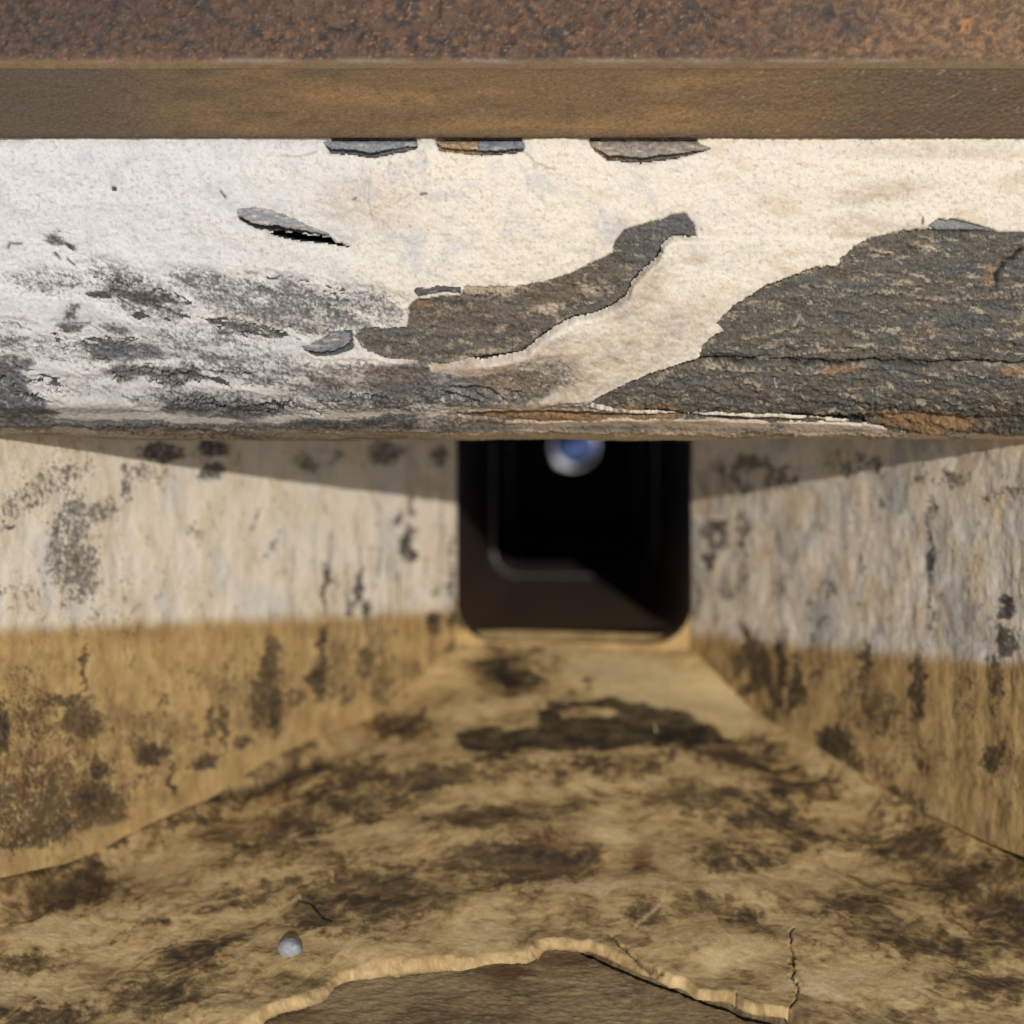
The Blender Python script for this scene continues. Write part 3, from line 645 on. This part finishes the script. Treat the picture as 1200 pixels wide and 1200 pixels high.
rel = rel - .006 * np.exp(-(gapL / 5) ** 2) * ss(480, 330, PX) * .6 - .004 * fck - thickf * drop

FD = lin(74, 60, 42); FDD = lin(48, 40, 30); FL = lin(194, 162, 108); FL2 = lin(178, 146, 96); FPALE = lin(208, 180, 130); FBR = lin(136, 106, 70)
fb = [(605, 795, 52, 22, 4, .85), (590, 775, 40, 12, 0, .8), (640, 768, 40, 7, 8, .75), (689, 799, 11, 5, 0, .95), (470, 852, 36, 13, 5, .85), (490, 838, 16, 7, 0, .85), (440, 815, 30, 14, -20, .62), (400, 900, 60, 8, -12, .66), (575, 887, 24, 7, 10, .8), (690, 896, 34, 9, 5, .8), (757, 892, 24, 12, 0, .75),
      (640, 900, 60, 8, 5, .6), (860, 885, 60, 14, 12, .85), (820, 870, 60, 12, 5, .9), (600, 1005, 95, 20, 0, .72), (560, 960, 60, 16, 0, .62), (640, 1015, 60, 22, -10, .8), (345, 968, 46, 14, -8, .8), (300, 990, 40, 7, -8, .7), (480, 915, 70, 13, -5, .72), (440, 945, 60, 12, 0, .66), (540, 905, 60, 10, 5, .7), (420, 1040, 80, 24, -5, .70),
      (470, 1060, 60, 20, 0, .66), (220, 1120, 50, 20, -10, .70), (190, 1165, 60, 20, -8, .66), (380, 1075, 50, 18, 20, .74), (300, 1040, 60, 14, -8, .6), (100, 1045, 80, 14, -20, .62), (30, 1130, 40, 14, 5, .72), (60, 1195, 60, 14, 0, .7), (800, 935, 60, 16, 0, .62), (900, 960, 60, 12, 8, .66), (860, 1010, 50, 14, 0, .66), (980, 985, 60, 10, 5, .66),
      (1000, 1060, 40, 14, 10, .66), (1060, 1000, 60, 14, 20, .66), (1120, 1040, 70, 24, 25, .62), (1180, 1080, 60, 30, 25, .62), (1080, 1100, 80, 20, 10, .56), (930, 920, 70, 12, 15, .6), (850, 1060, 60, 14, 5, .55), (760, 1075, 30, 14, 0, .6), (1160, 1150, 60, 18, 10, .5), (100, 1010, 120, 9, -22, .75), (260, 945, 110, 9, -22, .75), (150, 1080, 80, 10, -10, .5),
      (1060, 960, 50, 10, 20, .55), (780, 905, 110, 8, 2, .5), (380, 930, 70, 10, -18, .6), (320, 1005, 60, 10, -8, .45)]
BIGD = [(530, 862), (560, 852), (600, 858), (632, 850), (632, 838), (645, 826), (700, 821), (724, 818), (735, 824), (770, 831), (800, 833), (828, 848), (856, 868), (815, 870), (760, 872), (700, 878), (640, 880), (580, 884), (545, 880)]
GAPD = [(655, 838), (680, 831), (715, 832), (728, 836), (715, 841), (680, 842), (660, 845)]
dmap = blobs(PX, PY, fb, 26, 950)
cov = .33 * ss(800, 900, PY)
nn = .5 + .42 * fbm(PX, PY, 44, 11, 5, 351, .66, rot=0) + .22 * s2 + .10 * f
ang = fbmw(PX, PY, 52, 13, 6, 353, .66, rot=-.34); ang2 = fbmw(PX, PY, 52, 13, 6, 354, .66, rot=.30); ang0 = fbmw(PX, PY, 56, 14, 6, 355, .66)
wl = ss(680, 380, PX); wr = ss(680, 960, PX)
flow = ang * wl + ang2 * wr + ang0 * (1 - wl - wr)
big = fbmw(PX, PY, 130, 34, 4, 357, .55)
sw1 = fbmw(PX, PY, 64, 19, 6, 381, .62, rot=-.34, warp=1.3); sw2 = fbmw(PX, PY, 64, 19, 6, 382, .62, rot=.28, warp=1.3); sw0 = fbmw(PX, PY, 70, 22, 6, 383, .62, warp=1.3)
swirl = sw1 * wl + sw2 * wr + sw0 * (1 - wl - wr)
s4 = fbmw(PX, PY, 20, 5, 5, 373, .7)
dsoft = blobs(PX, PY, fb, 34, 960)
pz_ = blobs(PX, PY, [(110, 1085, 110, 16, -12, .9), (300, 1025, 70, 16, -12, .8), (830, 905, 60, 16, 5, .8), (690, 1037, 50, 10, 0, .8), (860, 1045, 50, 12, 18, .8), (910, 1070, 30, 9, 30, .8), (740, 795, 110, 30, 8, 1.1), (840, 815, 60, 40, 20, .9), (560, 760, 60, 8, 0, .6), (560, 835, 40, 10, 0, .7), (1150, 990, 40, 22, 30, .9), (40, 1155, 60, 20, -5, .7), (560, 1095, 40, 14, 0, .6), (880, 1120, 60, 20, 0, .6), (1000, 1150, 80, 30, 0, .6), (430, 875, 40, 10, -15, .7), (1000, 920, 60, 9, 20, .7), (200, 1010, 60, 12, -15, .6), (720, 980, 20, 40, 0, .6), (650, 830, 40, 6, 0, .5)], 20, 970)
t_ = .40 + .10 * ss(800, 900, PY) + .40 * flow * .6 + .46 * swirl + .22 * big + .14 * s4 + .07 * f + .50 * dsoft - .075 - .42 * pz_
stops = [(0.0, lin(214, 188, 138)), (.28, lin(198, 168, 116)), (.48, lin(170, 141, 94)), (.66, lin(124, 101, 66)), (.88, lin(84, 68, 47)), (1.15, lin(52, 43, 31))]
C = np.stack([np.interp(t_, [q_[0] for q_ in stops], [q_[1][k_] for q_ in stops]) for k_ in range(3)], -1)
bd = ss(-3, 3, sdpoly(PX, PY, BIGD) + 7 * s3 + 2 * f2) * (1 - ss(-2, 2, sdpoly(PX, PY, GAPD) + 3 * s3))
dv = ss(.75, 1.05, blobs(PX, PY, [(605, 795, 52, 20, 4, 1.0), (590, 775, 40, 10, 0, .9), (689, 799, 11, 5, 0, 1.0), (860, 888, 50, 11, 12, .8), (757, 892, 24, 10, 0, .75), (470, 852, 34, 9, 5, .75), (690, 896, 34, 7, 5, .7)], 20, 953) + .35 * s3 + .25 * flow)
C = mix(C, lin(32, 26, 19) * (1 + .4 * f[..., None]), dv * .85)
bd = np.clip(bd * (.9 + .25 * s3), 0, 1)
C = mix(C, lin(22, 18, 13) * (1 + .5 * f[..., None]), bd * .95)
C = mix(C, lin(120, 80, 48), blobs(PX, PY, [(755, 1000, 10, 22, 10, .7), (650, 985, 40, 12, 0, .5), (660, 1020, 50, 10, 0, .5), (300, 965, 40, 10, 0, .4), (420, 855, 30, 8, 0, .4)]) * .7)
C = mix(C, FPALE * 1.05, np.exp(-(np.minimum(sdline(PX, PY + 2 * f2, [(500, 968), (430, 972), (350, 985)]), np.minimum(sdline(PX, PY + 2 * f2, [(780, 1040), (776, 1060), (745, 1085)]), sdline(PX, PY + 2 * f2, [(310, 1070), (350, 1050)]))) / 2.2) ** 2) * .7)
C = mix(C, lin(188, 158, 110) * (1 + .25 * f2 + .2 * f)[..., None], ss(-11, -4, sde + 4 * r2) * ss(760, 640, PX) * (.35 + .5 * ss(-.2, .3, r2 + f2)))
C = mix(C, lin(44, 35, 26), np.clip(fck, 0, .8) * ss(-.6, .2, f2 + .2))
C = mix(C, lin(44, 36, 28), np.exp(-(gapL / 4.5) ** 2) * ss(480, 330, PX) * .8)  # shadow line where left wall meets floor, painted into the albedo
C = C * (1 + .12 * f + .10 * f2 + .14 * s3)[..., None]
keepf = (sde < 1.2)
kf = keepf[:-1, :-1] | keepf[1:, :-1] | keepf[:-1, 1:] | keepf[1:, 1:]
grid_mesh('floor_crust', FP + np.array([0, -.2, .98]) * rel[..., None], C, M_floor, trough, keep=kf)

# older slab below the crust
SX, SY = np.meshgrid(np.linspace(-170, 1380, 760), np.concatenate([np.linspace(738, 1080, 40), np.linspace(1082, 1216, 170), np.linspace(1220, 1320, 20)]))
SP = floor_hit(SX, SY, .0075)
t1, t2, t3, g, g2 = floor_colour(SX, SY, 60, SP)
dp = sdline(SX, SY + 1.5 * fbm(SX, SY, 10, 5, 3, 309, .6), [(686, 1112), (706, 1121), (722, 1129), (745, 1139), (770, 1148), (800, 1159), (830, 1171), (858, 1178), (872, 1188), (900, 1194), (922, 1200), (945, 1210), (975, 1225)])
SC = mix(np.broadcast_to(lin(146, 122, 86), SP.shape), lin(108, 88, 60), ss(-.2, .4, t1 + .5 * t3))
SC = mix(SC, lin(150, 130, 100), ss(.12, .5, t3 + .4 * g2) * .6)
SC = mix(SC, lin(92, 62, 36), blobs(SX, SY, [(600, 1140, 30, 10, 0, .8), (660, 1125, 40, 10, 0, .7), (330, 1190, 50, 10, 0, .5)]))
SC = mix(SC, lin(172, 150, 116), np.exp(-(np.minimum(sdline(SX, SY + 3 * g2, [(722, 1180), (745, 1168), (770, 1165)]), sdline(SX, SY + g2, [(610, 1146), (700, 1154), (740, 1160)])) / 2) ** 2) * .6)
SC = mix(SC, lin(16, 13, 10), np.exp(-(dp / 4.2) ** 2) * .95)  # shade in the gap below the crust edge, painted black
SC = SC * (1 + .25 * g + .2 * g2 + .15 * t3)[..., None]
srel = .0010 * t1 + .0008 * t2 + .0006 * t3 + .0003 * g - .012 * np.exp(-(dp / 4) ** 2)
grid_mesh('floor_slab', SP + np.array([0, -.2, .98]) * srel[..., None], SC, M_floor, trough, skirt=(0, 0, -.05))

# end wall around the mouth of the duct
MX0, MX1, MZ0, MZ1, MR = -.1245, .1260, -.2310, .03, .042
def rrect_sd(x, z, x0, x1, z0, z1, r):
    qx = abs(x - (x0 + x1) / 2) - ((x1 - x0) / 2 - r); qz = abs(z - (z0 + z1) / 2) - ((z1 - z0) / 2 - r)
    return np.hypot(np.maximum(qx, 0), np.maximum(qz, 0)) + np.minimum(np.maximum(qx, qz), 0) - r
EX, EZ = np.meshgrid(np.linspace(-.22, .22, 300), np.linspace(-.28, .16, 300))
EP = np.stack([EX, np.full(EX.shape, 1.512), EZ], -1)
esd = rrect_sd(EX, EZ, MX0, MX1, MZ0, MZ1, MR)
ex, ey = proj(EP)
EC, *_ = wall_colour(ex, ey + 45 * ss(690, 730, ey), [(540, 765, 14, 20, 0, .7), (800, 745, 14, 6, 0, .6)], 80, (8, 9))
EP[..., 1] += .0016 * fbm(ex, ey, 30, 30, 3, 401)
k = esd > -.001
grid_mesh('end_wall', EP, EC, M_wall, trough, keep=k[:-1, :-1] & k[1:, 1:] & k[1:, :-1] & k[:-1, 1:])

# ================================================================== BLACK SQUARE DUCT
duct = thing('square_duct', 'black square metal duct with rounded corners opening at the back of the trough', 'duct')
def rr_loop(x0, x1, z0, z1, r, n=14):
    pts = []
    for cx, cz, a0 in [(x1 - r, z1 - r, 0), (x0 + r, z1 - r, 90), (x0 + r, z0 + r, 180), (x1 - r, z0 + r, 270)]:
        for a in np.linspace(a0, a0 + 90, n):
            pts.append((cx + r * math.cos(math.radians(a)), cz + r * math.sin(math.radians(a))))
    # refine the straight runs
    out = []
    for i, p in enumerate(pts):
        q_ = pts[(i + 1) % len(pts)]
        L = math.hypot(q_[0] - p[0], q_[1] - p[1]); m = max(1, int(L / .006))
        for j in range(m): out.append((p[0] + (q_[0] - p[0]) * j / m, p[1] + (q_[1] - p[1]) * j / m))
    return np.array(out)
def duct_shell(name, rings, mat, colf):
    """rings: (d, inset) closed loops swept along the duct; inset>0 grows outwards"""
    L = []
    for d, ins in rings:
        lp = rr_loop(MX0 - ins, MX1 + ins, MZ0 - ins, MZ1 + ins, MR + ins)
        L.append(np.column_stack([lp[:, 0], np.full(len(lp), d), lp[:, 1]]))
    n = min(len(a) for a in L)
    base = rr_loop(MX0, MX1, MZ0, MZ1, MR)
    cen = np.array([(MX0 + MX1) / 2, (MZ0 + MZ1) / 2])
    P = []
    hw = np.array([(MX1 - MX0) / 2, (MZ1 - MZ0) / 2])
    for d, ins in rings:
        v = base - cen
        sc = 1 + ins / hw
        w = v * sc + cen
        P.append(np.column_stack([w[:, 0], np.full(len(w), d), w[:, 1]]))
    P = np.array(P); P = np.concatenate([P, P[:, :1]], 1)
    return grid_mesh(name, P, colf(P), mat, duct)
def duct_col(P):
    z = P[..., 2]; x = P[..., 0]; d = P[..., 1]
    n = fbm(x * 300, d * 300 + z * 200, 20, 60, 4, 411)
    dust = ss(-.10, -.205, z + .02 * n) * ss(2.9, 1.6, d + .3 * n)
    c = mix(np.broadcast_to(lin(54, 58, 70), P.shape), lin(108, 86, 64), np.clip(dust * .9, 0, 1))
    c = mix(c, lin(84, 66, 52), ss(-.02, -.11, x) * ss(.0, -.14, z) * ss(2.6, 1.5, d) * .7)  # sunlight on the left duct wall, put into the colour as warm brown
    return c
ds = list(np.concatenate([np.linspace(1.5165, 2.17, 40), np.linspace(2.2, 2.76, 30), np.linspace(2.8, 3.62, 20)]))
duct_shell('duct_wall', [(3.62, .008), (1.520, .008), (1.516, .006), (1.515, .002)] + [(d, 0) for d in ds], M_tube, duct_col)
def seam_col(P): return np.broadcast_to(lin(120, 112, 106), P.shape) * (1 + .3 * fbm(P[..., 0] * 400, P[..., 2] * 400, 12, 12, 3, 415))[..., None]
for d, h in [(2.19, .0022), (2.78, .0036)]:
    duct_shell('seam', [(d - .007, .001), (d - .005, -h * .6), (d - .002, -h), (d + .003, -h), (d + .008, -h * .6), (d + .012, .001)], M_seam,
               lambda P: mix(np.broadcast_to(lin(225, 222, 218), P.shape), lin(110, 104, 98), ss(-.17, -.22, P[..., 2])))  # pale sides and darker bottom offset the uneven light in the colour
# closed far end
EX2, EZ2 = np.meshgrid(np.linspace(MX0 - .006, MX1 + .006, 24), np.linspace(MZ0 - .006, MZ1 + .006, 24))
grid_mesh('end_plate', np.stack([EX2, np.full(EX2.shape, 3.61), EZ2], -1), np.broadcast_to(lin(20, 20, 22), EX2.shape + (3,)), M_tube, duct, skirt=(0, .01, 0))

# ================================================================== GLASS LENS AT THE FAR END
lens = thing('glass_lens', 'round blue shining glass lens deep inside the black duct', 'lens')
LC = np.array([.003, 3.56, -.047]); LR = .060
def dome(name, r, sag, mat, parent, d0):
    vs, fs = [(LC[0], d0 - sag, LC[2])], []
    NR, NA = 18, 64
    for i in range(1, NR + 1):
        q_ = i / NR
        for a in range(NA):
            t = 2 * math.pi * a / NA
            vs.append((LC[0] + r * q_ * math.cos(t), d0 - sag * (1 - q_ * q_) - .0011 * q_ ** 3 * math.sin(2 * t + .7) - .0006 * q_ ** 2 * math.cos(t + .5), LC[2] + r * q_ * math.sin(t)))
    for a in range(NA): fs.append((0, 1 + (a + 1) % NA, 1 + a))
    for i in range(NR - 1):
        o = 1 + i * NA
        for a in range(NA): fs.append((o + a, o + (a + 1) % NA, o + NA + (a + 1) % NA, o + NA + a))
    return raw_mesh(name, vs, fs, mat, parent)
M_glass = plain_mat('coated_glass', (.03, .075, .22), .10, 1.0, .5, 1.0)
dome('glass', LR, .0014, M_glass, lens, LC[1])
def torus(name, R, r, mat, parent, d0, na=64, nb=14):
    vs, fs = [], []
    for a in range(na):
        t = 2 * math.pi * a / na
        for b in range(nb):
            u = 2 * math.pi * b / nb
            rr = r * (.10 + .90 * abs(math.cos(t - math.radians(228))) ** 5)  # ring swells on two sides, shaped to give the lens bright crescents
            q_ = R + rr * math.cos(u)
            vs.append((LC[0] + q_ * math.cos(t), d0 - rr * .06 * math.sin(u), LC[2] + q_ * math.sin(t)))
    for a in range(na):
        for b in range(nb):
            fs.append((a * nb + b, a * nb + (b + 1) % nb, ((a + 1) % na) * nb + (b + 1) % nb, ((a + 1) % na) * nb + b))
    return raw_mesh(name, vs, fs, mat, parent)
torus('glint_bezel', LR - .004, .014, plain_mat('glint_bezel_metal', (.95, .97, 1.0), .10, 1.0), lens, LC[1] - .0046)
# barrel that carries the lens on the end plate
vs, fs = [], []
for a in range(64):
    t = 2 * math.pi * a / 64
    for d_ in (LC[1] - .0046, 3.612): vs.append((LC[0] + (LR + .004) * math.cos(t), d_, LC[2] + (LR + .004) * math.sin(t)))
for a in range(64):
    b = (a + 1) % 64; fs.append((2 * a, 2 * b, 2 * b + 1, 2 * a + 1))
raw_mesh('barrel', vs, fs, plain_mat('black_barrel', (.012, .012, .013), .5, 0., noise=.3), lens)

# ================================================================== SMALL LOOSE THINGS ON THE FLOOR
def on_floor(px, py, up=.0):
    P = floor_hit(np.array([px], float), np.array([py], float))[0]
    return P + np.array([0, -.2 * up, up])
def lump(name, c, r, flat, mat, seed, spiky=.2):
    r_ = np.random.default_rng(seed); vs, fs = [], []
    NU, NV = 20, 12
    for j in range(NV + 1):
        th = math.pi * j / NV
        for i in range(NU):
            ph = 2 * math.pi * i / NU
            k_ = 1 + spiky * float(gn(np.array([math.cos(ph) * math.sin(th) * 1.6 + seed]), np.array([math.sin(ph) * math.sin(th) * 1.6 + math.cos(th)]), seed)[0])
            vs.append((c[0] + r * k_ * math.sin(th) * math.cos(ph), c[1] + r * k_ * math.sin(th) * math.sin(ph), c[2] + r * flat * k_ * math.cos(th)))
    for j in range(NV):
        for i in range(NU):
            fs.append((j * NU + i, (j + 1) * NU + i, (j + 1) * NU + (i + 1) % NU, j * NU + (i + 1) % NU))
    return raw_mesh(name, vs, fs, mat)
M_bead = plain_mat('pale_speck', tuple(lin(150, 150, 152)), .55, noise=.25, scale=300)
o = lump('speck_lump', on_floor(340, 1116, .003), .0090, .8, M_bead, 3, .12)  # lump added to stand for a blurred speck close to the lens
tag(o, 'round pale grey lump added in place of an out-of-focus speck', 'speck')
M_straw = plain_mat('dry_straw', tuple(lin(190, 165, 120)), .7, noise=.3, scale=200)
def stick(name, a, b, r, mat):
    a = Vector(a); b = Vector(b); ax = (b - a).normalized(); u = ax.orthogonal().normalized(); w = ax.cross(u)
    vs, fs = [], []
    N = 7
    for j in range(N):
        q_ = j / (N - 1); c = a.lerp(b, q_) + Vector((0, 0, .0015 * math.sin(q_ * math.pi)))
        for i in range(8):
            t = 2 * math.pi * i / 8; rr = r * (1 - .6 * abs(q_ - .5))
            vs.append(tuple(c + u * rr * math.cos(t) + w * rr * math.sin(t)))
    for j in range(N - 1):
        for i in range(8): fs.append((j * 8 + i, j * 8 + (i + 1) % 8, j * 8 + 8 + (i + 1) % 8, j * 8 + 8 + i))
    fs.append(tuple(range(7, -1, -1))); fs.append(tuple((N - 1) * 8 + i for i in range(8)))
    return raw_mesh(name, vs, fs, mat)
o = stick('straw', on_floor(764, 849, .003), on_floor(769, 861, .003), .0011, M_straw)
tag(o, 'tiny pale straw on the black patch of the trough floor', 'straw')
M_chip = surf_mat('crust_chip_stone', .85, .2, .4, 700, .2)
M_chip2 = plain_mat('crust_chip', tuple(lin(196, 164, 114)), .85, noise=.35, scale=250)

# ================================================================== PITCH THE WHOLE PLACE DOWNWARDS
TILT = Matrix.Rotation(math.radians(-25), 4, 'X')
for o in TOPS:
    o.matrix_world = TILT @ o.matrix_world

cam = bpy.data.cameras.new('camera'); co = bpy.data.objects.new('camera', cam); COL.objects.link(co)
cam.lens = 50; cam.sensor_width = 36; cam.sensor_fit = 'HORIZONTAL'
rot = Matrix.Rotation(YAW, 4, 'Z') @ Matrix.Rotation(math.pi / 2 - PITCH, 4, 'X')
co.matrix_world = TILT @ rot
cam.clip_start = .01; cam.clip_end = 100
cam.dof.use_dof = True; cam.dof.focus_distance = .985; cam.dof.aperture_fstop = 2.9
S.camera = co

# ================================================================== LIGHT
travel = (TILT.to_3x3() @ Vector((-.14, 1, -.165))).normalized()
to_sun = -travel
sl = bpy.data.lights.new('sun', 'SUN'); so = bpy.data.objects.new('sun', sl); COL.objects.link(so)
sl.energy = 2.85; sl.angle = math.radians(.5); sl.color = (1, .955, .88)
so.rotation_euler = travel.to_track_quat('-Z', 'Y').to_euler()
W = bpy.data.worlds.new('World'); S.world = W; W.use_nodes = True
nt = W.node_tree; bg = nt.nodes['Background']
sk = nt.nodes.new('ShaderNodeTexSky'); sk.sky_type = 'NISHITA'; sk.sun_disc = False
sk.sun_elevation = math.asin(to_sun.z); sk.sun_rotation = math.atan2(to_sun.x, to_sun.y)
nt.links.new(sk.outputs[0], bg.inputs[0]); bg.inputs[1].default_value = .085
S.view_settings.view_transform = 'Standard'; S.view_settings.look = 'None'
S.view_settings.gamma = 1; S.view_settings.use_curve_mapping = False; S.view_settings.exposure = 0
S.cycles.max_bounces = 8; S.cycles.diffuse_bounces = 5
